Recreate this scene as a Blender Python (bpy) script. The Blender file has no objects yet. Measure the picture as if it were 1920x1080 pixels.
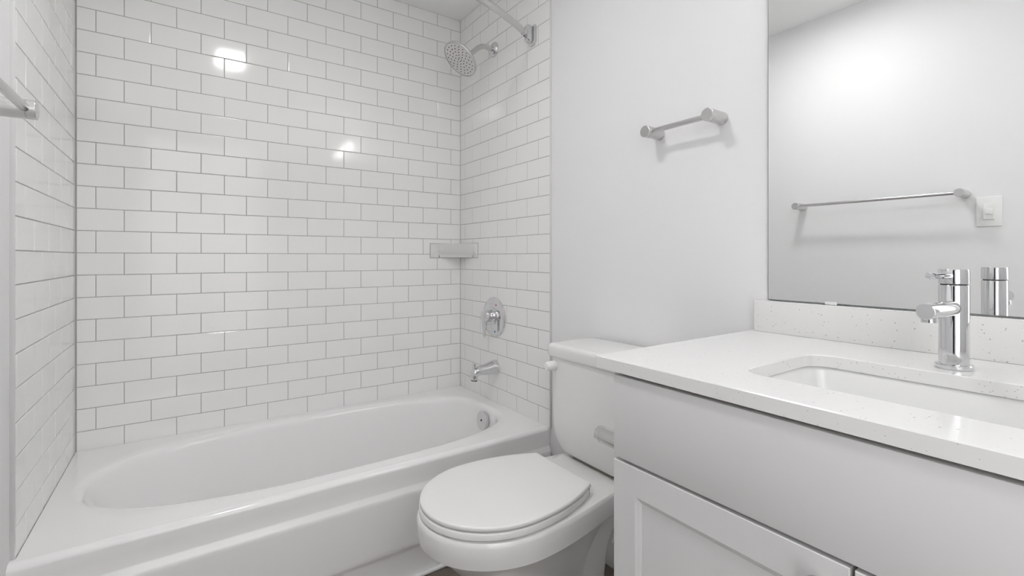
import bpy, bmesh, math, random
from mathutils import Vector, Matrix
random.seed(7)
S = bpy.context.scene
C = S.collection
PI = math.pi

# ---------------------------------------------------------------- camera, world, exposure
K = 0.987                      # height of the tile line used as datum above the floor
W = 1.5004                     # tub alcove length (x), back wall at y=0, room towards -y
cam = bpy.data.cameras.new('camera')
cam.sensor_width = 36.0
cam.lens = 889.3 / 1920 * 36
cam.shift_y = -(540 - 482.36) / 1920
cam.clip_start = 0.01
co = bpy.data.objects.new('camera', cam)
C.objects.link(co)
co.location = (0.3116, -2.1994, K + 0.0624)
co.rotation_euler = (PI / 2, 0, -0.6035)
S.camera = co

world = bpy.data.worlds.new('world')
S.world = world
world.use_nodes = True
bg = world.node_tree.nodes['Background']
bg.inputs[0].default_value = (1.0, 1.0, 1.0, 1)
bg.inputs[1].default_value = 2.5

S.view_settings.view_transform = 'Standard'
S.view_settings.look = 'None'
S.view_settings.gamma = 1
S.view_settings.exposure = 0.54
S.view_settings.use_curve_mapping = False
try:
    S.cycles.diffuse_bounces = 7
    S.cycles.max_bounces = 10
    S.cycles.glossy_bounces = 5
    S.cycles.use_denoising = True
except Exception:
    pass

CEIL_LIGHT = 50.0      # emission of the ceiling light diffuser
BAR_LIGHT = 13.0       # emission of the vanity light diffuser

# ---------------------------------------------------------------- materials
def mat(name, color, rough=0.5, metal=0.0, spec=0.5, coat=0.0):
    m = bpy.data.materials.new(name)
    m.use_nodes = True
    b = m.node_tree.nodes['Principled BSDF']
    b.inputs['Base Color'].default_value = (*color, 1)
    b.inputs['Roughness'].default_value = rough
    b.inputs['Metallic'].default_value = metal
    b.inputs['Specular IOR Level'].default_value = spec
    b.inputs['Coat Weight'].default_value = coat
    b.inputs['Coat Roughness'].default_value = 0.05
    return m

def noisy(name, color, rough, amount=0.02, scale=40, bump=0.0, spec=0.5, bscale=300):
    m = mat(name, color, rough, 0, spec)
    nt = m.node_tree
    b = nt.nodes['Principled BSDF']
    tc = nt.nodes.new('ShaderNodeTexCoord')
    n = nt.nodes.new('ShaderNodeTexNoise')
    n.inputs['Scale'].default_value = scale
    n.inputs['Detail'].default_value = 3
    nt.links.new(tc.outputs['Object'], n.inputs['Vector'])
    mr = nt.nodes.new('ShaderNodeMapRange')
    mr.inputs['To Min'].default_value = rough - amount
    mr.inputs['To Max'].default_value = rough + amount
    nt.links.new(n.outputs['Fac'], mr.inputs['Value'])
    nt.links.new(mr.outputs['Result'], b.inputs['Roughness'])
    if bump:
        n2 = nt.nodes.new('ShaderNodeTexNoise')
        n2.inputs['Scale'].default_value = bscale
        nt.links.new(tc.outputs['Object'], n2.inputs['Vector'])
        bp = nt.nodes.new('ShaderNodeBump')
        bp.inputs['Strength'].default_value = bump
        bp.inputs['Distance'].default_value = 0.001
        nt.links.new(n2.outputs['Fac'], bp.inputs['Height'])
        nt.links.new(bp.outputs['Normal'], b.inputs['Normal'])
    return m

def emis(name, color, strength):
    m = bpy.data.materials.new(name)
    m.use_nodes = True
    nt = m.node_tree
    b = nt.nodes['Principled BSDF']
    b.inputs['Base Color'].default_value = (0.9, 0.9, 0.9, 1)
    b.inputs['Emission Color'].default_value = (*color, 1)
    b.inputs['Emission Strength'].default_value = strength
    return m

M_TILE = noisy('glazed_white_tile', (0.88, 0.878, 0.872), 0.09, 0.02, 25, 0.04, 0.62, 14)
M_GROUT = noisy('grey_grout', (0.40, 0.39, 0.375), 0.9, 0.05, 200)
M_PAINT = noisy('satin_wall_paint', (0.825, 0.826, 0.83), 0.58, 0.03, 60, 0.05, 0.3, 400)
M_CEIL = noisy('flat_ceiling_paint', (0.92, 0.92, 0.92), 0.8, 0.05, 60, 0.05)
M_TRIM = mat('white_trim_paint', (0.87, 0.87, 0.868), 0.35)
M_EDGE = mat('shaded_tile_edge', (0.66, 0.66, 0.655), 0.5)  # grey carries the shade on the tile edge
M_TUB = mat('white_enamel', (0.88, 0.879, 0.876), 0.12, coat=0.3)
M_PORC = mat('white_porcelain', (0.80, 0.797, 0.788), 0.10, coat=0.3)
M_SEAT = mat('white_seat_plastic', (0.81, 0.807, 0.80), 0.28)
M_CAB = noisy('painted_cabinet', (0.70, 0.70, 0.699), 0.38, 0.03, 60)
M_CABIN = mat('raw_cabinet_edge', (0.30, 0.22, 0.16), 0.7)
M_SINK = mat('white_sink_ceramic', (0.84, 0.84, 0.83), 0.10, coat=0.3)
M_CHROME = mat('polished_chrome', (0.74, 0.74, 0.75), 0.07, 1.0)
M_NICKEL = noisy('satin_chrome', (0.66, 0.652, 0.648), 0.26, 0.03, 120)
M_NICKEL.node_tree.nodes['Principled BSDF'].inputs['Metallic'].default_value = 1.0
M_DARK = mat('dark_rubber', (0.035, 0.03, 0.028), 0.6)
M_GASK = mat('grey_brown_gasket', (0.24, 0.205, 0.18), 0.7)
M_BRASS = mat('dark_mouth_reflection', (0.16, 0.11, 0.08), 0.35, 0.8)  # outlet colour, also stands in for a dark reflection on the nose
M_MIRROR = mat('silvered_mirror', (0.93, 0.94, 0.935), 0.0, 1.0)
M_GEDGE = mat('mirror_glass_edge', (0.22, 0.24, 0.23), 0.3)
M_CLEAR = mat('clear_plastic', (0.80, 0.80, 0.80), 0.2)
M_PLASTIC = mat('white_plastic', (0.84, 0.84, 0.83), 0.3)
M_RED = mat('red_dot', (0.6, 0.05, 0.03), 0.4)
M_BLUE = mat('blue_dot', (0.03, 0.22, 0.45), 0.4)
M_STRIPE = mat('dark_blue_stripe', (0.04, 0.06, 0.10), 0.5)  # dark backing added for the stripe reflected in the faucet
M_LCEIL = emis('ceiling_diffuser_glow', (1.0, 0.997, 0.990), CEIL_LIGHT)
M_LBAR = emis('bar_diffuser_glow', (1.0, 0.997, 0.990), BAR_LIGHT)

def quartz():
    m = mat('speckled_quartz', (0.80, 0.798, 0.792), 0.16, coat=0.1)
    nt = m.node_tree
    b = nt.nodes['Principled BSDF']
    tc = nt.nodes.new('ShaderNodeTexCoord')
    prev = None
    for sc, thr, keep, col in ((120, 0.15, 0.86, (0.42, 0.415, 0.41)), (230, 0.20, 0.90, (0.52, 0.515, 0.51))):
        v = nt.nodes.new('ShaderNodeTexVoronoi')
        v.inputs['Scale'].default_value = sc
        nt.links.new(tc.outputs['Object'], v.inputs['Vector'])
        lt = nt.nodes.new('ShaderNodeMath'); lt.operation = 'LESS_THAN'
        lt.inputs[1].default_value = thr
        nt.links.new(v.outputs['Distance'], lt.inputs[0])
        sp = nt.nodes.new('ShaderNodeSeparateColor')
        nt.links.new(v.outputs['Color'], sp.inputs[0])
        gt = nt.nodes.new('ShaderNodeMath'); gt.operation = 'GREATER_THAN'
        gt.inputs[1].default_value = keep
        nt.links.new(sp.outputs[0], gt.inputs[0])
        mu = nt.nodes.new('ShaderNodeMath'); mu.operation = 'MULTIPLY'
        nt.links.new(lt.outputs[0], mu.inputs[0]); nt.links.new(gt.outputs[0], mu.inputs[1])
        mx = nt.nodes.new('ShaderNodeMix'); mx.data_type = 'RGBA'
        nt.links.new(mu.outputs[0], mx.inputs['Factor'])
        if prev is None:
            mx.inputs['A'].default_value = (0.80, 0.798, 0.792, 1)
        else:
            nt.links.new(prev, mx.inputs['A'])
        mx.inputs['B'].default_value = (*col, 1)
        prev = mx.outputs['Result']
    nt.links.new(prev, b.inputs['Base Color'])
    return m
M_QUARTZ = quartz()

def floor_mat():
    m = mat('taupe_plank_tile', (0.2, 0.17, 0.15), 0.45)
    nt = m.node_tree
    b = nt.nodes['Principled BSDF']
    tc = nt.nodes.new('ShaderNodeTexCoord')
    br = nt.nodes.new('ShaderNodeTexBrick')
    br.inputs['Scale'].default_value = 1
    br.inputs['Brick Width'].default_value = 0.6
    br.inputs['Row Height'].default_value = 0.15
    br.inputs['Mortar Size'].default_value = 0.0015
    br.inputs['Color1'].default_value = (0.20, 0.160, 0.135, 1)
    br.inputs['Color2'].default_value = (0.165, 0.130, 0.110, 1)
    br.inputs['Mortar'].default_value = (0.30, 0.27, 0.25, 1)
    nt.links.new(tc.outputs['Object'], br.inputs['Vector'])
    n = nt.nodes.new('ShaderNodeTexNoise')
    mp = nt.nodes.new('ShaderNodeMapping')
    mp.inputs['Scale'].default_value = (3, 40, 1)
    nt.links.new(tc.outputs['Object'], mp.inputs['Vector'])
    nt.links.new(mp.outputs[0], n.inputs['Vector'])
    mx = nt.nodes.new('ShaderNodeMix'); mx.data_type = 'RGBA'; mx.blend_type = 'MULTIPLY'
    mx.inputs['Factor'].default_value = 0.35
    nt.links.new(br.outputs['Color'], mx.inputs['A'])
    nt.links.new(n.outputs['Fac'], mx.inputs['B'])
    nt.links.new(mx.outputs['Result'], b.inputs['Base Color'])
    return m
M_FLOOR = floor_mat()

# ---------------------------------------------------------------- object helpers
ORG = {}
def thing(name, label, cat, loc=(0, 0, 0), group=None):
    o = bpy.data.objects.new(name, None)
    o.empty_display_size = 0.05
    C.objects.link(o)
    o.location = loc
    ORG[o] = Vector(loc)
    o['label'] = label
    o['category'] = cat
    if group: o['group'] = group
    return o

def obj(name, bm, m, parent=None, angle=35, label=None):
    """link a bmesh (given in world coordinates) as one mesh object"""
    bmesh.ops.recalc_face_normals(bm, faces=bm.faces)
    me = bpy.data.meshes.new(name)
    if parent is not None:
        org = ORG[parent]
    else:
        xs = [v.co.x for v in bm.verts]; ys = [v.co.y for v in bm.verts]; zs = [v.co.z for v in bm.verts]
        org = Vector(((min(xs) + max(xs)) / 2, (min(ys) + max(ys)) / 2, min(zs)))
    bmesh.ops.translate(bm, verts=bm.verts, vec=-org)
    bm.to_mesh(me)
    bm.free()
    for mm in (m if isinstance(m, (list, tuple)) else [m]):
        me.materials.append(mm)
    if angle:
        for p in me.polygons: p.use_smooth = True
        me.set_sharp_from_angle(angle=math.radians(angle))
    o = bpy.data.objects.new(name, me)
    C.objects.link(o)
    ORG[o] = org
    if parent is not None:
        o.parent = parent
    else:
        o.location = org
    if label: o['label'] = label
    return o

def tag(o, label, cat, group=None):
    o['label'] = label; o['category'] = cat
    if group: o['group'] = group
    return o

def struct(name, bm, m, angle=0):
    o = obj(name, bm, m, None, angle)
    o['kind'] = 'structure'
    return o

def add_box(bm, lo, hi, bevel=0.0, seg=2):
    r = bmesh.ops.create_cube(bm, size=1)
    vs = r['verts']
    for v in vs:
        v.co = Vector([lo[i] if v.co[i] < 0 else hi[i] for i in range(3)])
    if bevel:
        es = list({e for v in vs for e in v.link_edges})
        bmesh.ops.bevel(bm, geom=es, offset=bevel, segments=seg, affect='EDGES', profile=0.5)

def box(lo, hi, bevel=0.0, seg=2):
    bm = bmesh.new()
    add_box(bm, lo, hi, bevel, seg)
    return bm

def loft(bm, rings, cap0=True, cap1=True):
    vr = [[bm.verts.new(p) for p in r] for r in rings]
    n = len(rings[0])
    for a, b in zip(vr, vr[1:]):
        for i in range(n):
            j = (i + 1) % n
            bm.faces.new((a[i], a[j], b[j], b[i]))
    if cap0: bm.faces.new(vr[0][::-1])
    if cap1: bm.faces.new(vr[-1])
    return vr

def frame(d):
    d = Vector(d).normalized()
    a = Vector((0, 0, 1)) if abs(d.z) < 0.9 else Vector((1, 0, 0))
    u = d.cross(a).normalized()
    return d, u, u.cross(d).normalized()

def add_lathe(bm, base, axis, prof, n=40):
    """prof: list of (distance along axis, radius)"""
    base = Vector(base)
    d, u, v = frame(axis)
    rings = []
    for h, r in prof:
        r = max(r, 1e-5)
        rings.append([base + d * h + (u * math.cos(2 * PI * i / n) + v * math.sin(2 * PI * i / n)) * r for i in range(n)])
    loft(bm, rings)

def lathe(base, axis, prof, n=40):
    bm = bmesh.new()
    add_lathe(bm, base, axis, prof, n)
    return bm

def add_tube(bm, pts, rad, n=20):
    pts = [Vector(p) for p in pts]
    rads = rad if isinstance(rad, (list, tuple)) else [rad] * len(pts)
    rings = []
    t0 = (pts[1] - pts[0]).normalized()
    _, u, v = frame(t0)
    prev = t0
    for i, p in enumerate(pts):
        if i == 0: t = t0
        elif i == len(pts) - 1: t = (pts[-1] - pts[-2]).normalized()
        else: t = ((pts[i + 1] - p).normalized() + (p - pts[i - 1]).normalized()).normalized()
        q = prev.rotation_difference(t)
        u = q @ u; v = q @ v; prev = t
        rings.append([p + (u * math.cos(2 * PI * k / n) + v * math.sin(2 * PI * k / n)) * rads[i] for k in range(n)])
    loft(bm, rings)

def tube(pts, rad, n=20):
    bm = bmesh.new()
    add_tube(bm, pts, rad, n)
    return bm

def smooth_path(pts, k=8):
    """Catmull-Rom through pts"""
    P = [Vector(p) for p in pts]
    P = [2 * P[0] - P[1]] + P + [2 * P[-1] - P[-2]]
    out = []
    for i in range(1, len(P) - 2):
        for s in range(k):
            t = s / k
            a, b, c, d = P[i - 1], P[i], P[i + 1], P[i + 2]
            out.append(0.5 * ((2 * b) + (c - a) * t + (2 * a - 5 * b + 4 * c - d) * t * t + (3 * b - a - 3 * c + d) * t ** 3))
    out.append(P[-2])
    return out

def rrect(cx, cy, hx, hy, r, n=8):
    """rounded rectangle, (x, y) points"""
    out = []
    for sx, sy, a0 in ((1, 1, 0), (-1, 1, PI / 2), (-1, -1, PI), (1, -1, 1.5 * PI)):
        for i in range(n + 1):
            a = a0 + PI / 2 * i / n
            out.append((cx + sx * (hx - r) + r * math.cos(a), cy + sy * (hy - r) + r * math.sin(a)))
    return out

def at_z(pts, z):
    return [Vector((p[0], p[1], z)) for p in pts]

# ---------------------------------------------------------------- the setting
V, U = 0.0775, 0.1545            # tile row height and tile length
ZC = K + 1.300                   # ceiling
XL, XR = -0.008, W + 0.008       # painted wall planes
YF = -2.62                       # wall behind the camera
YTL, YTR = -0.700, -0.7365       # where the tiles end, left and right

def tile_wall(name, origin, du, nrm, length, phase, z0, z1, par0, cor=(0.0008, 0.0002)):
    """one wall of subway tiles: individual bevelled tiles over a grout bed"""
    bm = bmesh.new()
    o = Vector(origin); du = Vector(du); nr = Vector(nrm)
    def P(s, z, d): return o + du * s + Vector((0, 0, z)) + nr * d
    g, bv = 0.0010, 0.0022
    # bed
    f = bm.faces.new([bm.verts.new(P(s, z, -0.0012)) for s, z in ((0, z0), (length, z0), (length, z1), (0, z1))])
    f.material_index = 1
    r0, r1 = math.floor((z0 - K) / V), math.floor((z1 - K) / V)
    for r in range(r0, r1 + 1):
        za, zb = max(z0, K + r * V), min(z1, K + (r + 1) * V)
        if zb - za < 0.006: continue
        off = phase + (U / 2 if (r % 2 == 0) == par0 else 0.0)
        s = off - math.ceil(off / U) * U
        while s < length:
            a, b = max(0, s), min(length, s + U)
            s += U
            if b - a < 0.006: continue
            tu, tz = random.gauss(0, 0.0016), random.gauss(0, 0.0016)
            cu, cz = (a + b) / 2, (za + zb) / 2
            ga = cor[0] if a == 0 else g
            gb = cor[1] if b == length else g
            a2, b2, c2, d2 = a + ga, b - gb, za + g, zb - g
            rings = []
            for ins, dep in ((0, -0.0013), (0.0004, -0.0006), (0.0012, -0.00015), (bv, 0.0)):
                rings.append([P(x, z, dep + (x - cu) * tu + (z - cz) * tz) for x, z in
                              ((a2 + ins, c2 + ins), (b2 - ins, c2 + ins), (b2 - ins, d2 - ins), (a2 + ins, d2 - ins))])
            vr = [[bm.verts.new(p) for p in q] for q in rings]
            for q, w in zip(vr, vr[1:]):
                for i in range(4):
                    j = (i + 1) % 4
                    bm.faces.new((q[i], q[j], w[j], w[i]))
            bm.faces.new(vr[-1])
    # slab behind, so the wall has real thickness
    bmesh.ops.recalc_face_normals(bm, faces=bm.faces)
    for f in bm.faces:
        if f.normal.dot(nr) < -0.2: f.normal_flip()
    n0 = len(bm.faces)
    lo = P(-0.1, 0, -0.0013); hi = P(length + (0.1 if nrm[1] else 0.0), z1 + 0.05, -0.05)
    add_box(bm, [min(lo[i], hi[i]) for i in range(3)], [max(lo[i], hi[i]) for i in range(3)])
    bm.faces.ensure_lookup_table()
    for f in bm.faces[n0:]: f.material_index = 0
    me = bpy.data.meshes.new(name)
    bm.to_mesh(me); bm.free()
    me.materials.append(M_TILE); me.materials.append(M_GROUT)
    ob = bpy.data.objects.new(name, me)
    C.objects.link(ob)
    ob['kind'] = 'structure'
    return ob

ZT = 0.372                        # tiles run down to the tub flange
tile_wall('wall_back', (0, 0, 0), (1, 0, 0), (0, -1, 0), W, 0.0537, ZT, ZC, True, (0.0032, 0.0016))
tile_wall('wall_right', (W, 0, 0), (0, -1, 0), (-1, 0, 0), -YTR, 0.1993, ZT, ZC, False)
tile_wall('wall_left', (0, 0, 0), (0, -1, 0), (1, 0, 0), -YTL, 0.0730, ZT, ZC, True)

bm = bmesh.new()
add_box(bm, (XR, YF - 0.1, 0), (XR + 0.1, YTR, ZC))
add_box(bm, (W + 0.05, YTR, 0), (XR + 0.1, 0.1, ZC))
struct('wall_side_right', bm, M_PAINT)
DY0, DY1, DZ = -2.10, -2.44, 2.03   # opening added in the left wall for the faucet's dark reflected stripe
bm = bmesh.new()
add_box(bm, (XL - 0.1, DY0, 0), (XL, YTL, ZC))
add_box(bm, (XL - 0.1, YTL, 0), (-0.05, 0.1, ZC))
add_box(bm, (XL - 0.1, DY1, DZ), (XL, DY0, ZC))
add_box(bm, (XL - 0.1, YF - 0.1, 0), (XL, DY1, ZC))
struct('wall_side_left', bm, M_PAINT)
bm = bmesh.new()                    # unseen dark box added to reflect as a stripe in the faucet
add_box(bm, (XL - 0.62, DY1 - 0.06, 0), (XL - 0.60, DY0 + 0.06, ZC))
add_box(bm, (XL - 0.60, DY0 + 0.02, 0), (XL - 0.1, DY0 + 0.06, ZC))
add_box(bm, (XL - 0.60, DY1 - 0.06, 0), (XL - 0.1, DY1 - 0.02, ZC))
struct('wall_dark_stripe', bm, M_STRIPE)
EX0, EX1 = 0.03, 0.93               # unseen doorway added behind the camera to let fill light in
bm = bmesh.new()
add_box(bm, (XL, YF - 0.1, 0), (EX0, YF, ZC))
add_box(bm, (EX1, YF - 0.1, 0), (XR, YF, ZC))
add_box(bm, (EX0, YF - 0.1, DZ), (EX1, YF, ZC))
struct('wall_front', bm, M_PAINT)
struct('ceiling', box((XL - 0.62, YF - 0.1, ZC), (XR + 0.1, 0.1, ZC + 0.1)), M_CEIL)
struct('floor', box((-0.8, -4.1, -0.1), (XR + 0.8, 0.1, 0)), M_FLOOR)
struct('wall_fill_bounce', box((-0.8, -4.1, 0), (XR + 0.8, -4.0, ZC)), M_PAINT)  # unseen wall added beyond the doorway to bounce fill light

# tile end trims, right and left, with the edge shade painted grey
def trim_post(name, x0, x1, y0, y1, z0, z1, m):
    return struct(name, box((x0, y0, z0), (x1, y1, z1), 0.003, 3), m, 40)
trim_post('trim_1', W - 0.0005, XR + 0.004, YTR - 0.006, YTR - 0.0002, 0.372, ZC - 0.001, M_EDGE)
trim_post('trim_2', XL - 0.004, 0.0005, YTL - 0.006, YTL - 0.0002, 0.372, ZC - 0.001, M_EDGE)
# casing round the added dark opening, door leaf of the added fill doorway
bm = bmesh.new()
add_box(bm, (XL, DY0, 0), (XL + 0.016, DY0 + 0.06, DZ + 0.06), 0.003)
add_box(bm, (XL, DY1 - 0.06, 0), (XL + 0.016, DY1, DZ + 0.06), 0.003)
add_box(bm, (XL, DY1, DZ), (XL + 0.016, DY0, DZ + 0.06), 0.003)
struct('trim_3', bm, M_TRIM, 40)
struct('door_1', box((EX1 - 0.04, YF - 0.80, 0.01), (EX1 - 0.002, YF - 0.102, DZ - 0.005), 0.002), M_TRIM)
struct('baseboard_right', box((XR - 0.012, -1.575, 0), (XR, -0.76, 0.09), 0.003), M_TRIM, 40)
struct('baseboard_left', box((XL, DY0 + 0.0602, 0), (XL + 0.012, -0.76, 0.09), 0.003), M_TRIM, 40)

# ---------------------------------------------------------------- bathtub
TZ = 0.378
tub = thing('bathtub', 'white alcove bathtub with rounded basin below the subway tile walls', 'bathtub', (0.75, -0.37, 0))
N = 96
def outer_pt(a, x0, x1, y0, y1, c):
    dx, dy = math.cos(a), math.sin(a)
    t = 1e9
    if dx > 1e-9: t = min(t, (x1 - c[0]) / dx)
    if dx < -1e-9: t = min(t, (x0 - c[0]) / dx)
    if dy > 1e-9: t = min(t, (y1 - c[1]) / dy)
    if dy < -1e-9: t = min(t, (y0 - c[1]) / dy)
    return (c[0] + dx * t, c[1] + dy * t)
BX0, BX1, BY0, BY1 = 0.062, 1.432, -0.655, -0.062      # basin edge
def basin(k, z, p_left=2.35, p_right=3.4, dl=0, dr=0, ds=0):
    """superellipse outline, blunter at the drain end; k unused angle offsets"""
    x0, x1, y0, y1 = BX0 + dl, BX1 - dr, BY0 + ds, BY1 - ds
    cx = 0.70; cy = (y0 + y1) / 2; hy = (y1 - y0) / 2
    out = []
    for i in range(N):
        a = 2 * PI * i / N
        cs, sn = math.cos(a), math.sin(a)
        hx = (x1 - cx) if cs > 0 else (cx - x0)
        p = p_right if cs > 0 else p_left
        p = 2 / p
        out.append(Vector((cx + hx * math.copysign(abs(cs) ** p, cs), cy + hy * math.copysign(abs(sn) ** p, sn), z)))
    return out
def ring_out(ring, x0, x1, y0, y1, z):
    c = (0.70, (BY0 + BY1) / 2)
    out = [Vector((*outer_pt(math.atan2(p.y - c[1], p.x - c[0]), x0, x1, y0, y1, c), z)) for p in ring]
    for q in ((x0, y0), (x1, y0), (x1, y1), (x0, y1)):       # reach right into the four corners
        i = min(range(len(out)), key=lambda k: (out[k].x - q[0]) ** 2 + (out[k].y - q[1]) ** 2)
        out[i] = Vector((q[0], q[1], z))
    return out
b0 = basin(0, TZ)
fx0, fx1, fy1 = 0.0008, W - 0.0008, -0.0012
FY = -0.716                         # where the deck starts to roll over the front
rings = [ring_out(b0, fx0 + 0.001, fx1 - 0.001, FY, fy1, TZ - 0.003),
         ring_out(b0, fx0, fx1, FY, fy1, TZ - 0.002),
         ring_out(b0, fx0 + 0.0005, fx1 - 0.0005, FY, fy1 - 0.0005, TZ)]
lipb = ring_out(b0, fx0, fx1, FY, fy1, TZ)
for t in (0.35, 0.7):
    rings.append([a.lerp(b, t) for a, b in zip(lipb, b0)])
for dd, z in ((-0.012, TZ - 0.0006), (-0.004, TZ - 0.0025), (0.003, TZ - 0.008), (0.007, TZ - 0.016), (0.010, TZ - 0.03)):
    rings.append(basin(0, z, dl=dd * 1.3, dr=dd, ds=dd))
for t in (0.12, 0.25, 0.4, 0.55, 0.7, 0.82, 0.9, 0.95, 0.985, 1.0):
    cur = t if t < 0.82 else t
    z = TZ - 0.03 - 0.30 * math.sin(min(t, 1) * PI / 2) ** 0.9
    ex = 0.0 if t < 0.82 else (t - 0.82) / 0.18
    rings.append(basin(0, z, dl=0.013 + 0.30 * t + 0.05 * ex, dr=0.010 + 0.055 * t + 0.05 * ex, ds=0.010 + 0.05 * t + 0.05 * ex))
last = rings[-1]
cen = sum(last, Vector()) / N
for t in (0.3, 0.65, 0.95):
    rings.append([p.lerp(Vector((cen.x, cen.y, p.z - 0.002 * t)), t) for p in last])
bm = bmesh.new()
loft(bm, rings, cap0=False, cap1=True)
obj('basin', bm, M_TUB, tub, 50)
# apron: profile swept along x
prof = []
for i in range(9):
    a = PI / 2 * i / 8
    prof.append((FY + 0.0002 - 0.0202 * math.sin(a), TZ - 0.0162 + 0.016 * math.cos(a)))
prof += [(-0.7362, 0.340), (-0.7362, 0.306), (-0.7375, 0.302), (-0.7455, 0.290), (-0.7475, 0.285), (-0.7478, 0.276),
         (-0.7478, 0.125), (-0.7478, 0.114), (-0.7465, 0.109), (-0.7400, 0.102), (-0.7372, 0.097), (-0.7368, 0.09), (-0.7366, 0.0005)]
inner = [(-0.70, 0.0005), (-0.70, TZ - 0.0006), (FY, TZ - 0.0006)]
bm = bmesh.new()
loft(bm, [[Vector((x, p[0], p[1])) for p in prof + inner] for x in (XL + 0.0004, W - 0.0002)])
obj('apron', bm, M_TUB, tub, 40)
# overflow plate
ob_ = Vector((1.4095, -0.383, K - 0.665))
odir = Vector((-1, 0, 0.13)).normalized()
ov = obj('overflow_plate', lathe(ob_ + odir * -0.008, odir, [(0, 0.030), (0.004, 0.037), (0.014, 0.040), (0.020, 0.039), (0.0225, 0.035), (0.0205, 0.031), (0.0205, 0.0)]), M_CHROME, tub)
obj('screw', lathe(ob_ + odir * 0.0125, odir, [(0, 0.0045), (0.0015, 0.004), (0.0018, 0.0)], 16), M_DARK, ov)
obj('drain', lathe((1.20, -0.36, 0.0465), (0, 0, 1), [(0, 0.030), (0.004, 0.034), (0.007, 0.032), (0.006, 0.02), (0.010, 0.018), (0.011, 0)]), M_CHROME, tub)
struct('trim_4', box((0.002, -0.752, 0.0002), (W - 0.002, -0.7368, 0.011), 0.004, 3), M_TRIM, 40)

# ---------------------------------------------------------------- shower fittings on the right wall
SY = -0.330
sh = thing('shower_fixture', 'round satin shower head on bent arm near the ceiling corner', 'shower head', (W, SY, K + 1.030))
obj('flange', lathe((W - 0.0005, SY, K + 1.030), (-1, 0, 0), [(0, 0.034), (0.004, 0.034), (0.010, 0.030), (0.015, 0.020), (0.016, 0.012)]), M_CHROME, sh)
path = smooth_path([(W - 0.004, SY, K + 1.030), (1.465, SY, K + 1.032), (1.440, SY, K + 1.0315), (1.415, SY, K + 1.019), (1.395, SY, K + 1.001), (1.358, SY, K + 0.966)], 6)
obj('arm', tube(path, 0.0115), M_NICKEL, sh)
hd = Vector((-0.66, 0, -0.75)).normalized()
hc = Vector((1.318, SY, K + 0.941))          # centre of the face
hback = hc - hd * 0.052
head = obj('head', lathe(hback, hd, [(0, 0.010), (0.001, 0.016), (0.016, 0.017), (0.020, 0.022), (0.028, 0.040), (0.036, 0.070),
                                       (0.040, 0.083), (0.044, 0.0865), (0.049, 0.0870), (0.0515, 0.0855), (0.052, 0.0835), (0.0490, 0.0830), (0.0490, 0.0815), (0.0512, 0.0805), (0.0512, 0.0)], 64), M_NICKEL, sh)
d_, u_, v_ = frame(hd)
bm = bmesh.new()
face = hc - hd * 0.0009
for rr, n in ((0.009, 4), (0.023, 8), (0.038, 12), (0.053, 16), (0.068, 20)):
    for i in range(n):
        a = 2 * PI * (i + rr * 40) / n
        add_lathe(bm, face + u_ * rr * math.cos(a) + v_ * rr * math.sin(a), hd, [(0, 0.0022), (0.0016, 0.0019), (0.0018, 0.0)], 8)
nz = obj('nozzles', bm, M_DARK, head)
nz['label'] = 'small dark rubber spray nozzles'

# curved rod
RZ, RY, RB = K + 0.982, -0.632, 0.185
rod = thing('shower_rod', 'curved satin chrome shower curtain rod between the tiled end walls', 'shower rod', (W / 2, RY, RZ))
pts = []
for i in range(41):
    t = -1 + 2 * i / 40
    x = W / 2 + t * (W / 2 - 0.046)
    pts.append((x, RY - RB * (1 - t * t), RZ))
obj('rod', tube(pts, 0.0128, 24), M_NICKEL, rod)
for sx in (1, -1):
    xw = W if sx > 0 else 0.0
    def X(d): return xw - sx * d
    bm = bmesh.new()
    # wall plate with pointed foot
    prof = [(-0.021, 0.036), (0.021, 0.036), (0.023, 0.030), (0.023, -0.030), (0.010, -0.045), (-0.010, -0.045), (-0.023, -0.030), (-0.023, 0.030)]
    loft(bm, [[Vector((X(d), RY + p[0] * s, RZ + p[1] * s)) for p in prof] for d, s in ((0.0003, 1), (0.010, 1), (0.013, 0.93))])
    br = obj('bracket', bm, M_CHROME, rod, 30)
    obj('hub', lathe((X(0.026), RY, RZ - 0.034), (0, 0, 1), [(0, 0.012), (0.004, 0.017), (0.060, 0.017), (0.065, 0.014), (0.066, 0)], 28), M_CHROME, br)
    e0 = Vector(pts[-1] if sx > 0 else pts[0]); e1 = Vector(pts[-3] if sx > 0 else pts[2])
    dr_ = (e1 - e0).normalized()
    obj('collar', lathe(e0 - dr_ * 0.018, dr_, [(0, 0.011), (0.002, 0.0148), (0.030, 0.0150), (0.034, 0.0135)], 24), M_CHROME, br)
    obj('set_screw', lathe(e0 + dr_ * 0.004 + Vector((0, 0, -0.014)), (0, 0, -1), [(0, 0.003), (0.004, 0.003), (0.004, 0.0)], 10), M_DARK, br)

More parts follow.
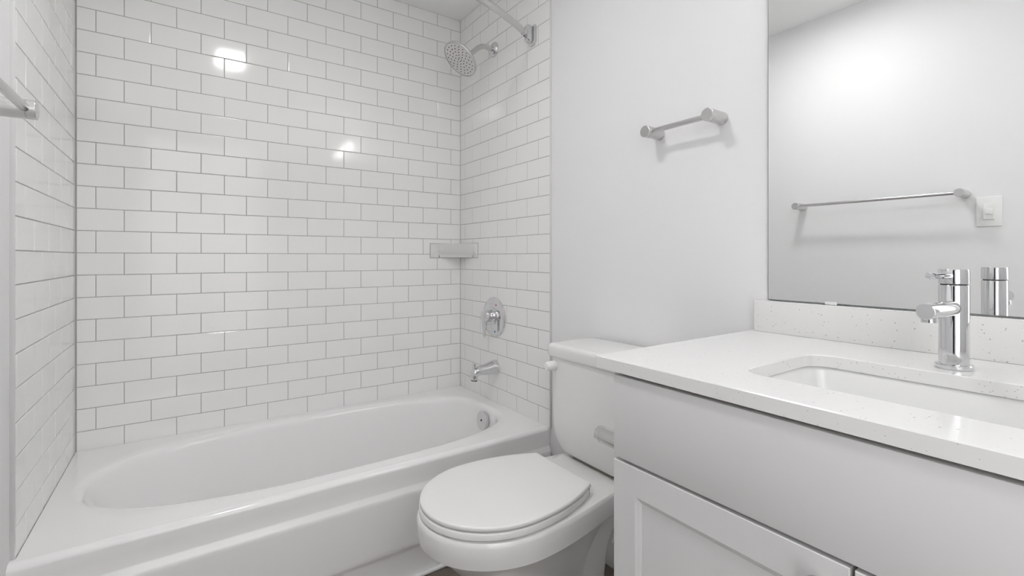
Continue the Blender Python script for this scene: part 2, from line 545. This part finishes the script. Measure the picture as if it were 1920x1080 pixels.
# valve
VY, VZ = -0.333, K - 0.216
va = thing('shower_valve', 'round chrome shower valve with lever handle below the corner shelf', 'shower valve', (W, VY, VZ))
obj('escutcheon', lathe((W - 0.0003, VY, VZ), (-1, 0, 0), [(0, 0.092), (0.004, 0.092), (0.008, 0.088), (0.011, 0.078), (0.0125, 0.06), (0.013, 0.05), (0.013, 0.0)], 64), M_CHROME, va)
obj('sleeve', lathe((W - 0.012, VY, VZ + 0.006), (-1, 0, 0), [(0, 0.040), (0.004, 0.039), (0.006, 0.030), (0.012, 0.027), (0.014, 0.0275), (0.030, 0.0265), (0.033, 0.022), (0.034, 0)], 40), M_CHROME, va)
bm = bmesh.new()
add_lathe(bm, (W - 0.044, VY, VZ + 0.006), (-1, 0, 0), [(0, 0.019), (0.002, 0.027), (0.016, 0.027), (0.021, 0.021), (0.0235, 0)], 40)
rings = []
for z, hy, x0, x1 in ((0.018, 0.012, -0.046, -0.062), (0.0, 0.015, -0.046, -0.066), (-0.03, 0.0125, -0.048, -0.064), (-0.06, 0.0105, -0.052, -0.062), (-0.082, 0.0095, -0.055, -0.061), (-0.088, 0.007, -0.056, -0.0605)):
    rings.append([Vector((W + p[0], VY + p[1], VZ + z)) for p in rrect((x0 + x1) / 2, 0, abs(x1 - x0) / 2, hy, abs(x1 - x0) * 0.35, 5)])
loft(bm, rings)
obj('lever_handle', bm, M_CHROME, va)
obj('hot_mark', lathe((W - 0.0122, VY - 0.030, VZ + 0.058), (-1, 0, 0), [(0, 0.0045), (0.0006, 0.004), (0.0006, 0)], 14), M_RED, va, label='small red hot mark')
obj('cold_mark', lathe((W - 0.0122, VY - 0.020, VZ - 0.065), (-1, 0, 0), [(0, 0.005), (0.0006, 0.0045), (0.0006, 0)], 14), M_BLUE, va, label='small blue cold mark')

# tub spout
TY, TSZ = -0.345, K - 0.447
sp = thing('tub_spout', 'chrome tub spout with pull-up diverter above the tub rim', 'tub spout', (W, TY, TSZ))
bm = bmesh.new()
rings = []
NS = 28
for d, zc, ry, rz in ((0.0003, 0, 0.031, 0.034), (0.006, 0, 0.032, 0.035), (0.012, 0, 0.0315, 0.0345), (0.03, -0.0005, 0.029, 0.031), (0.06, -0.003, 0.0255, 0.0255),
                      (0.085, -0.004, 0.0235, 0.0225), (0.105, -0.007, 0.022, 0.021), (0.120, -0.012, 0.020, 0.021), (0.130, -0.018, 0.016, 0.018), (0.134, -0.020, 0.009, 0.010)):
    rings.append([Vector((W - d, TY + ry * math.cos(2 * PI * i / NS), TSZ + zc + rz * math.sin(2 * PI * i / NS))) for i in range(NS)])
loft(bm, rings)
body = obj('spout_body', bm, M_CHROME, sp, 60)
obj('spout_nose', lathe((W - 0.116, TY, TSZ - 0.012), (-0.12, 0, -1), [(0, 0.0185), (0.02, 0.0185), (0.030, 0.0175), (0.0305, 0.0150)], 28), M_CHROME, body)
obj('outlet', lathe((W - 0.116, TY, TSZ - 0.030), (-0.12, 0, -1), [(0, 0.0145), (0.0175, 0.0145), (0.0175, 0.0)], 24), M_BRASS, body, label='dark spout outlet, lengthened to imitate a reflection')  # extra length shows a dark band in place of a reflection
obj('diverter_knob', lathe((W - 0.116, TY, TSZ + 0.006), (0, 0, 1), [(0, 0.004), (0.012, 0.004), (0.014, 0.008), (0.021, 0.0085), (0.023, 0.006), (0.0235, 0)], 20), M_CHROME, sp)

# corner shelf
bm = bmesh.new()
A = Vector((1.3286, -0.0006, 0)); B = Vector((W - 0.0006, -0.178, 0)); Cc = Vector((W - 0.0006, -0.0006, 0))
z0, z1 = K + 0.0610, K + 0.1315
prof = [(0.0, z1 - 0.0005), (0.002, z1 - 0.004), (0.004, z1 - 0.012), (0.009, z1 - 0.020), (0.014, z1 - 0.030), (0.020, z1 - 0.042), (0.028, z1 - 0.050), (0.036, z1 - 0.058), (0.040, z0)]
nrm_in = (Cc - (A + B) / 2).normalized()
NT = 24
grid = []
for d, z in prof:
    row = []
    for i in range(NT + 1):
        t = i / NT
        e = min(t, 1 - t)
        w = 0.0 if e < 0.06 else min(1, (e - 0.06) / 0.05)
        w = w * w * (3 - 2 * w)
        p = A.lerp(B, t) + nrm_in * (d * w)
        row.append(Vector((min(p.x, W - 0.0006), min(p.y, -0.0006), z)))
    grid.append(row)
vg = [[bm.verts.new(p) for p in r] for r in grid]
for a, b in zip(vg, vg[1:]):
    for i in range(NT):
        bm.faces.new((a[i], a[i + 1], b[i + 1], b[i]))
ct, cb = bm.verts.new((Cc.x, Cc.y, prof[0][1])), bm.verts.new((Cc.x, Cc.y, z0))
bm.faces.new(vg[0] + [ct]); bm.faces.new(vg[-1][::-1] + [cb])
bm.faces.new([r[0] for r in vg] + [cb, ct]); bm.faces.new([r[-1] for r in vg][::-1] + [ct, cb])
shf = thing('corner_shelf', 'white ceramic corner shelf in the tiled shower corner', 'shelf', (Cc.x, Cc.y, z0))
obj('shelf_body', bm, M_PORC, shf, 40)
bm = bmesh.new()
add_box(bm, (A.x - 0.0028, -0.0011, z0 - 0.0025), (W - 0.0002, -0.0003, z1 + 0.0020))
add_box(bm, (W - 0.0011, B.y - 0.0028, z0 - 0.0025), (W - 0.0003, -0.0002, z1 + 0.0020))
obj('grout_joint', bm, M_GROUT, shf, 0, label='thin grey grout joint round the shelf')

# ---------------------------------------------------------------- towel bars
def towel_bar(label, xw, sx, y0, y1, z, length, xb, rp=0.0172, rb=0.0075):
    t = thing('towel_bar', label, 'towel bar', (xw, (y0 + y1) / 2, z))
    for y in (y0, y1):
        p = obj('post', lathe((xw, y, z), (sx, 0, 0), [(0, rp), (length - 0.014, rp), (length - 0.0135, rp - 0.0007), (length - 0.0125, rp - 0.0007),
                                                   (length - 0.012, rp), (length - 0.001, rp), (length - 0.0003, rp - 0.0004), (length, rp - 0.0011), (length, 0)], 40), M_NICKEL, t, 20)
    yd = 1 if y1 > y0 else -1
    obj('bar', tube([(xw + sx * xb, y0 + yd * 0.012, z), (xw + sx * xb, y1 - yd * 0.012, z)], rb), M_NICKEL, t)
    return t
towel_bar('short satin hand towel bar on the painted wall above the toilet', XR, -1, -1.262, -1.466, K + 0.437, 0.072, 0.054)
towel_bar('long satin towel bar on the left wall, near end at the frame edge', XL, 1, -1.008, -1.640, K + 0.327, 0.100, 0.086)

# ---------------------------------------------------------------- light switch (seen in the mirror)
LY, LZ = -1.711, K + 0.249
sw = thing('light_switch', 'white wall switch plate seen in the mirror beside the towel bar', 'light switch', (XL, LY, LZ))
obj('plate', box((XL, LY - 0.038, LZ - 0.061), (XL + 0.006, LY + 0.038, LZ + 0.061), 0.0025, 3), M_PLASTIC, sw)
bm = bmesh.new()
loft(bm, [[Vector((x, LY + p[0], LZ + p[1])) for p in rrect(0, 0, 0.0165 * s, 0.033 * s, 0.002, 3)] for x, s in ((XL + 0.006, 1), (XL + 0.0095, 1), (XL + 0.0105, 0.95))])
rk = obj('rocker', bm, M_PLASTIC, sw)
obj('button', box((XL + 0.0105, LY - 0.013, LZ - 0.011), (XL + 0.0145, LY + 0.009, LZ + 0.011), 0.001), M_PLASTIC, rk)

# ---------------------------------------------------------------- toilet
YC = -1.147
tl = thing('toilet', 'white two-piece toilet with closed lid between bathtub and vanity', 'toilet', (1.15, YC, 0))
def outline(tip, xc, b, xb, wb, r=0.02, flat=2.0, n1=18, n2=12, n3=5, convex=False):
    """egg outline from front tip to squared back, (x, y)"""
    h = []
    for i in range(n1):
        a = PI / 2 * i / n1
        h.append((xc - (xc - tip) * math.cos(a) ** (2 / flat), b * math.sin(a) ** (2 / flat)))
    for i in range(n2):
        s = i / n2
        h.append((xc + (xb - r - xc) * s, wb + (b - wb) * ((1 - s ** 2.15) if convex else (0.5 + 0.5 * math.cos(PI * s)))))
    for i in range(n3 + 1):
        a = PI / 2 * i / n3
        h.append((xb - r + r * math.sin(a), wb - r + r * math.cos(a)))
    pts = [(x, YC + w) for x, w in h] + [(x, YC - w) for x, w in h[::-1][:-1]]
    return pts
def shrink(pts, d):
    cx = sum(p[0] for p in pts) / len(pts); cy = sum(p[1] for p in pts) / len(pts)
    mx = max(abs(p[0] - cx) for p in pts); my = max(abs(p[1] - cy) for p in pts)
    return [(cx + (p[0] - cx) * (1 - d / mx), cy + (p[1] - cy) * (1 - d / my)) for p in pts]
# bowl with pedestal, one surface
rim = outline(0.777, 0.995, 0.185, 1.480, 0.129, 0.03)
sec = [
    (0.0005, outline(0.955, 1.10, 0.105, 1.300, 0.100, 0.03, 2.4)),
    (0.012, outline(0.953, 1.10, 0.106, 1.301, 0.101, 0.03, 2.4)),
    (0.030, outline(0.968, 1.10, 0.094, 1.298, 0.090, 0.03, 2.4)),
    (0.10, outline(0.975, 1.10, 0.082, 1.305, 0.076, 0.03, 2.3)),
    (0.17, outline(0.955, 1.09, 0.088, 1.335, 0.074, 0.03, 2.2)),
    (0.22, outline(0.915, 1.07, 0.106, 1.362, 0.074, 0.03, 2.1)),
    (0.27, outline(0.862, 1.04, 0.134, 1.385, 0.078, 0.03, 2.0)),
    (0.31, outline(0.826, 1.02, 0.156, 1.400, 0.086, 0.03, 2.0)),
    (0.334, outline(0.803, 1.005, 0.169, 1.42, 0.098, 0.03, 2.0)),
    (0.3405, outline(0.799, 1.0, 0.172, 1.43, 0.104, 0.03, 2.0)),
    (0.3425, outline(0.797, 1.0, 0.174, 1.435, 0.107, 0.03, 2.0)),
    (0.3440, outline(0.788, 1.0, 0.181, 1.455, 0.119, 0.03, 2.0)),
    (0.3470, outline(0.781, 1.0, 0.1855, 1.462, 0.124, 0.03, 2.0)),
    (0.370, rim), (0.396, rim), (0.402, shrink(rim, 0.002)), (0.406, shrink(rim, 0.005)), (0.408, shrink(rim, 0.010)),
]
bm = bmesh.new()
loft(bm, [at_z(o, z) for z, o in sec])
bowl = obj('bowl', bm, M_PORC, tl, 26)
# trapway relief on both flanks
for s in (1, -1):
    p = smooth_path([(1.385, YC + s * 0.050, 0.300), (1.330, YC + s * 0.060, 0.292), (1.285, YC + s * 0.066, 0.250), (1.263, YC + s * 0.068, 0.18), (1.258, YC + s * 0.066, 0.09), (1.258, YC + s * 0.064, 0.004)], 6)
    obj('trapway', tube(p, [0.040] * len(p), 24), M_PORC, bowl, 60)
    p = smooth_path([(0.985, YC + s * 0.060, 0.285), (1.050, YC + s * 0.066, 0.240), (1.105, YC + s * 0.062, 0.17), (1.125, YC + s * 0.060, 0.09), (1.128, YC + s * 0.060, 0.004)], 6)
    obj('trapway', tube(p, [0.040] * len(p), 24), M_PORC, bowl, 60)
    obj('bolt_cap', lathe((1.195, YC + s * 0.088, 0.003), (0, 0, 1), [(0, 0.016), (0.016, 0.014), (0.024, 0.008), (0.026, 0)], 20), M_PORC, bowl)
# seat ring and lid
so = outline(0.783, 0.985, 0.178, 1.206, 0.128, 0.012, convex=True)
lo_ = outline(0.785, 0.985, 0.177, 1.214, 0.124, 0.008, convex=True)
bm = bmesh.new()
loft(bm, [at_z(shrink(so, d), z) for z, d in ((0.4108, 0.030), (0.4112, 0.003), (0.413, 0.0), (0.4255, 0.0), (0.4274, 0.0012), (0.4282, 0.003), (0.4278, 0.030))])
obj('seat', bm, M_SEAT, tl, 50)
bm = bmesh.new()
loft(bm, [at_z(shrink(lo_, d), z) for z, d in ((0.4314, 0.030), (0.4312, 0.003), (0.4325, 0.0005), (0.434, 0.0), (0.4385, 0.0), (0.4410, 0.0012), (0.4420, 0.004), (0.4424, 0.02), (0.4428, 0.07))])
obj('lid', bm, M_SEAT, tl, 50)
for s in (1, -1):
    obj('hinge', box((1.217, YC + s * 0.070 - 0.020, 0.4085), (1.244, YC + s * 0.070 + 0.020, 0.4225), 0.005, 3), M_SEAT, tl, 40)
    obj('bumper', box((1.198, YC + s * 0.116 - 0.006, 0.4085), (1.2075, YC + s * 0.116 + 0.006, 0.430), 0.002), M_CABIN, tl, 40)
# tank
tx0, tx1 = 1.297, XR - 0.012
thw = 0.168
def tank_sec(z, hw, x0, r):
    return at_z(rrect((x0 + tx1) / 2, YC, (tx1 - x0) / 2, hw, r, 8), z)
zb = K - 0.5685
rows = []
for i in range(13):                       # lower corners curve in strongly
    t = i / 12
    h = 0.105 * (1 - math.cos(PI / 2 * t))
    ins = 0.062 * (1 - math.sin(PI / 2 * t))
    rows.append(tank_sec(zb + h, thw - 0.006 - ins, tx0 + 0.006 + ins * 0.35, 0.02))
rows.append(tank_sec(K - 0.30, thw - 0.003, tx0 + 0.003, 0.022))
rows.append(tank_sec(K - 0.262, thw - 0.003, tx0 + 0.003, 0.022))
bm = bmesh.new(); loft(bm, rows)
tank = obj('tank', bm, M_PORC, tl, 50)
obj('tank_gasket', box((1.33, YC - 0.085, 0.408), (1.46, YC + 0.085, zb + 0.002), 0.002), M_GASK, tl, 40)
bm = bmesh.new()
loft(bm, [tank_sec(K + z, thw + d, tx0 - d * 0.8, 0.024) for z, d in ((-0.2615, 0.001), (-0.258, 0.006), (-0.254, 0.0075), (-0.232, 0.0085), (-0.225, 0.0065), (-0.2205, 0.002), (-0.2185, -0.004), (-0.2175, -0.014))])
obj('tank_lid', bm, M_PORC, tl, 50)
# small white cap on the front of the tank
kb = (tx0 + 0.0035, YC + thw - 0.030, K - 0.288)
obj('tank_cap', lathe(kb, (-1, 0, 0), [(0, 0.0135), (0.002, 0.0150), (0.030, 0.0140), (0.036, 0.011), (0.038, 0)], 24), M_PLASTIC, tank)

# ---------------------------------------------------------------- vanity
CT = K - 0.122                         # counter top height
CY0, CY1 = -1.552, -2.378              # counter ends
CX0 = 0.949
SXC = -1.961                           # sink and faucet axis
vb = thing('vanity_cabinet', 'white shaker vanity cabinet under the quartz countertop', 'cabinet', (1.24, SXC, 0))
cz1 = CT - 0.0225
bx0, by0, by1 = 0.976, -1.5755, -2.352
bm = bmesh.new()                       # open-fronted carcass
add_box(bm, (bx0, by0 - 0.016, 0.10), (XR - 0.001, by0, cz1))
add_box(bm, (bx0, by1, 0.10), (XR - 0.001, by1 + 0.016, cz1))
add_box(bm, (bx0, by1 + 0.016, 0.10), (XR - 0.001, by0 - 0.016, 0.118))
add_box(bm, (XR - 0.017, by1 + 0.016, 0.118), (XR - 0.001, by0 - 0.016, cz1 - 0.25))
add_box(bm, (bx0, by1 + 0.016, cz1 - 0.018), (bx0 + 0.018, by0 - 0.016, cz1))
add_box(bm, (bx0, by1 + 0.016, cz1 - 0.185), (bx0 + 0.018, by0 - 0.016, cz1 - 0.150))
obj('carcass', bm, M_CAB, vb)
obj('front_edge', box((bx0 - 0.0008, by1 + 0.001, 0.102), (bx0, by0 - 0.012, cz1 - 0.0005)), M_CABIN, vb, 0)
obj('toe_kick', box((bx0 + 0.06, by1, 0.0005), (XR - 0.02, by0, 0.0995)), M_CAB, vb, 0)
fx = 0.955
FY0, FY1 = -1.5925, -2.3395
dz0 = K - 0.3005
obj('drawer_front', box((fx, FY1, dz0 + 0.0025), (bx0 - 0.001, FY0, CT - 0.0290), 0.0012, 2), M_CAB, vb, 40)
def door(y0, y1, knob_y):
    z0, z1 = 0.112, dz0 - 0.0032
    st = 0.050
    bm = bmesh.new()
    ym, zm = (y0 + y1) / 2, (z0 + z1) / 2
    hy, hz = abs(y0 - y1) / 2, (z1 - z0) / 2
    def ring(x, iy): return [Vector((x, ym + a * (hy - iy), zm + b * (hz - iy))) for a, b in ((1, 1), (-1, 1), (-1, -1), (1, -1))]
    loft(bm, [ring(bx0 - 0.001, 0), ring(fx + 0.001, 0), ring(fx, 0.001), ring(fx, st), ring(fx + 0.0015, st + 0.001), ring(fx + 0.005, st + 0.0085), ring(fx + 0.0062, st + 0.0095)])
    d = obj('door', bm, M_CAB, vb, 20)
    obj('knob', lathe((fx, knob_y, K - 0.3345), (-1, 0, 0), [(0, 0.006), (0.010, 0.005), (0.014, 0.010), (0.020, 0.0145), (0.025, 0.013), (0.0275, 0.008), (0.028, 0)], 24), M_NICKEL, d)
door(FY0, SXC - 0.0045, SXC + 0.022)
door(SXC - 0.0095, FY1, SXC - 0.040)

# countertop with sink cutout
SC = ((1.052 + 1.306) / 2, SXC, (1.306 - 1.052) / 2, 0.186)
outer = rrect((CX0 + XR - 0.001) / 2, (CY0 + CY1) / 2, (XR - 0.001 - CX0) / 2, (CY0 - CY1) / 2, 0.003, 8)
outer_i = rrect((CX0 + XR - 0.001) / 2, (CY0 + CY1) / 2, (XR - 0.001 - CX0) / 2 - 0.0015, (CY0 - CY1) / 2 - 0.0015, 0.003, 8)
hole = rrect(SC[0], SC[1], SC[2], SC[3], 0.040, 8)
hole_o = rrect(SC[0], SC[1], SC[2] + 0.0015, SC[3] + 0.0015, 0.0415, 8)
bm = bmesh.new()
zb_ = CT - 0.0220
seq = [at_z(hole, zb_), at_z(outer, zb_), at_z(outer, CT - 0.0015), at_z(outer_i, CT), at_z(hole_o, CT), at_z(hole, CT - 0.0015), at_z(hole, zb_)]
vr = loft(bm, seq, False, False)
bmesh.ops.remove_doubles(bm, verts=bm.verts, dist=1e-6)
tag(obj('countertop', bm, M_QUARTZ, None, 30), 'white speckled quartz countertop with sink cutout on the vanity', 'countertop')
BT = K - 0.0446
tag(obj('backsplash', box((XR - 0.020, CY1, CT + 0.0002), (XR - 0.0005, -1.5637, BT), 0.001, 2), M_QUARTZ, None, 30),
    'low speckled quartz backsplash strip under the mirror', 'backsplash')
# sink
sk = thing('sink', 'white undermount rectangular sink set below the countertop cutout', 'sink', (SC[0], SXC, CT - 0.16))
rs = []
for z, g, r in ((-0.0222, 0.022, 0.05), (-0.0225, 0.008, 0.046), (-0.024, 0.004, 0.044), (-0.030, 0.0015, 0.043), (-0.06, -0.003, 0.045), (-0.10, -0.010, 0.05), (-0.125, -0.018, 0.055), (-0.138, -0.030, 0.055), (-0.143, -0.048, 0.05), (-0.146, -0.085, 0.03)):
    rs.append(at_z(rrect(SC[0], SC[1], SC[2] + g, SC[3] + g, r, 8), CT + z))
bm = bmesh.new(); loft(bm, rs, False, True)
obj('bowl', bm, M_SINK, sk, 60)
obj('drain', lathe((SC[0], SXC, CT - 0.1465), (0, 0, 1), [(0, 0.020), (0.002, 0.022), (0.004, 0.020), (0.003, 0.014), (0.007, 0.013), (0.008, 0)], 28), M_CHROME, sk)

# faucet
FX, FYY = 1.364, -1.967
fa = thing('faucet', 'cylindrical chrome single-hole faucet standing behind the sink', 'faucet', (FX, FYY, CT))
obj('base_ring', lathe((FX, FYY, CT + 0.0002), (0, 0, 1), [(0, 0.0238), (0.0012, 0.0246), (0.0060, 0.0246), (0.0074, 0.0234), (0.0078, 0.021), (0.0078, 0)], 56), M_CHROME, fa)
zg = K + 0.0168
obj('body', lathe((FX, FYY, CT + 0.007), (0, 0, 1), [(0, 0.0195), (zg - CT - 0.0085, 0.0195), (zg - CT - 0.0075, 0.0189), (zg - CT - 0.007, 0.015)], 64), M_CHROME, fa)
obj('gap_ring', lathe((FX, FYY, zg - 0.004), (0, 0, 1), [(0, 0.0172), (0.0055, 0.0172)], 40), M_DARK, fa)
hdl = obj('handle', lathe((FX, FYY, zg + 0.0012), (0, 0, 1), [(0, 0.014), (0.0002, 0.0188), (0.001, 0.0197), (0.0233, 0.0197), (0.0242, 0.0192), (0.0245, 0.018), (0.0245, 0)], 64), M_CHROME, fa)
obj('lever', lathe((FX - 0.015, FYY + 0.002, K + 0.0318), (-1, 0.03, 0.02), [(0, 0.0056), (0.050, 0.0048), (0.076, 0.0048), (0.086, 0.0062), (0.0915, 0.0060), (0.0935, 0.004), (0.094, 0)], 24), M_CHROME, hdl)
s0 = Vector((FX - 0.012, FYY, K - 0.0215)); s1 = Vector((1.2375, -1.9625, K - 0.0205))
L_ = (s1 - s0).length
spo = obj('spout', lathe(s0, s1 - s0, [(0, 0.0126), (L_ - 0.002, 0.0126), (L_ - 0.0006, 0.0120), (L_, 0.0112), (L_, 0)], 48), M_CHROME, fa, 25)
obj('aerator', lathe((1.2530, -1.963, K - 0.028), (0, 0, -1), [(0, 0.0100), (0.0095, 0.0100), (0.010, 0.009), (0.009, 0.008), (0.009, 0)], 32), M_CHROME, spo)

# toilet paper holder on the vanity side
ph = thing('paper_holder', 'satin post on the side of the vanity, facing the toilet', 'toilet paper holder', (1.006, by0, K - 0.296))
obj('post', lathe((1.006, by0, K - 0.296), (0, 1, 0), [(0, 0.0165), (0.056, 0.0165), (0.0565, 0.0158), (0.0575, 0.0158), (0.058, 0.0165), (0.0700, 0.0165), (0.0710, 0.0156), (0.0710, 0)], 32), M_NICKEL, ph)
obj('roll_bar', tube([(1.012, by0 + 0.052, K - 0.296), (1.150, by0 + 0.052, K - 0.296)], 0.007), M_NICKEL, ph)

# ---------------------------------------------------------------- mirror
MY0, MY1, MZ0, MZ1 = -1.5905, -2.332, BT + 0.0022, K + 0.90
mi = thing('mirror', 'large frameless wall mirror above the backsplash', 'mirror', (XR, (MY0 + MY1) / 2, MZ0))
gx = XR - 0.0065
obj('glass_back', box((gx + 0.0004, MY1, MZ0), (XR - 0.0005, MY0, MZ1)), M_GEDGE, mi, 0, label='dark glass edge and backing')
bm = bmesh.new()
bm.faces.new([bm.verts.new(p) for p in ((gx, MY0 - 0.0016, MZ0 + 0.0016), (gx, MY1 + 0.0016, MZ0 + 0.0016), (gx, MY1 + 0.0016, MZ1 - 0.0016), (gx, MY0 - 0.0016, MZ1 - 0.0016))])
r = bmesh.ops.extrude_face_region(bm, geom=list(bm.faces))
bmesh.ops.translate(bm, verts=[e for e in r['geom'] if isinstance(e, bmesh.types.BMVert)], vec=(0.0003, 0, 0))
obj('glass', bm, M_MIRROR, mi, 0)
for y in (-1.731, -2.191):
    bm = bmesh.new()
    add_box(bm, (gx - 0.0030, y - 0.012, BT + 0.0004), (gx - 0.0005, y + 0.012, BT + 0.0070), 0.001)
    obj('clip', bm, M_CLEAR, mi, 40)

# ---------------------------------------------------------------- lights
cl = thing('ceiling_light', 'small rectangular ceiling light glowing white, reflected in the back wall tiles', 'ceiling light', (0.535, -1.215, ZC))
bm = bmesh.new()
o1 = rrect(0.540, -1.215, 0.090, 0.134, 0.012, 5); o2 = rrect(0.540, -1.215, 0.065, 0.109, 0.006, 5)
loft(bm, [at_z(o2, ZC - 0.0005), at_z(o1, ZC - 0.0005), at_z(o1, ZC - 0.012), at_z(o2, ZC - 0.016), at_z(o2, ZC - 0.008)], False, False)
obj('frame', bm, M_PLASTIC, cl, 40)
bm = bmesh.new()
loft(bm, [at_z(rrect(0.540, -1.215, 0.064, 0.108, 0.006, 5), ZC - h) for h in (0.006, 0.013)])
obj('diffuser', bm, M_LCEIL, cl, 40)

vl = thing('vanity_light', 'long white light bar above the mirror, reflected in the back wall tiles', 'wall light', (XR, -2.0, K + 0.985))
obj('back_plate', box((XR - 0.022, -2.06, K + 0.945), (XR - 0.0005, -1.86, K + 1.035), 0.004, 2), M_CHROME, vl, 40)
obj('diffuser', tube([(XR - 0.075, -1.70, K + 0.990), (XR - 0.075, -2.26, K + 0.990)], 0.021, 28), M_LBAR, vl, 40)
for y in (-1.697, -2.263):
    obj('end_cap', lathe((XR - 0.075, y, K + 0.990), (0, 1 if y > -2 else -1, 0), [(-0.012, 0.0225), (0.004, 0.0225), (0.006, 0.020), (0.006, 0)], 28), M_CHROME, vl)
for y in (-1.90, -2.02):
    obj('stem', tube([(XR - 0.020, y, K + 0.990), (XR - 0.060, y, K + 0.990)], 0.008, 14), M_CHROME, vl)
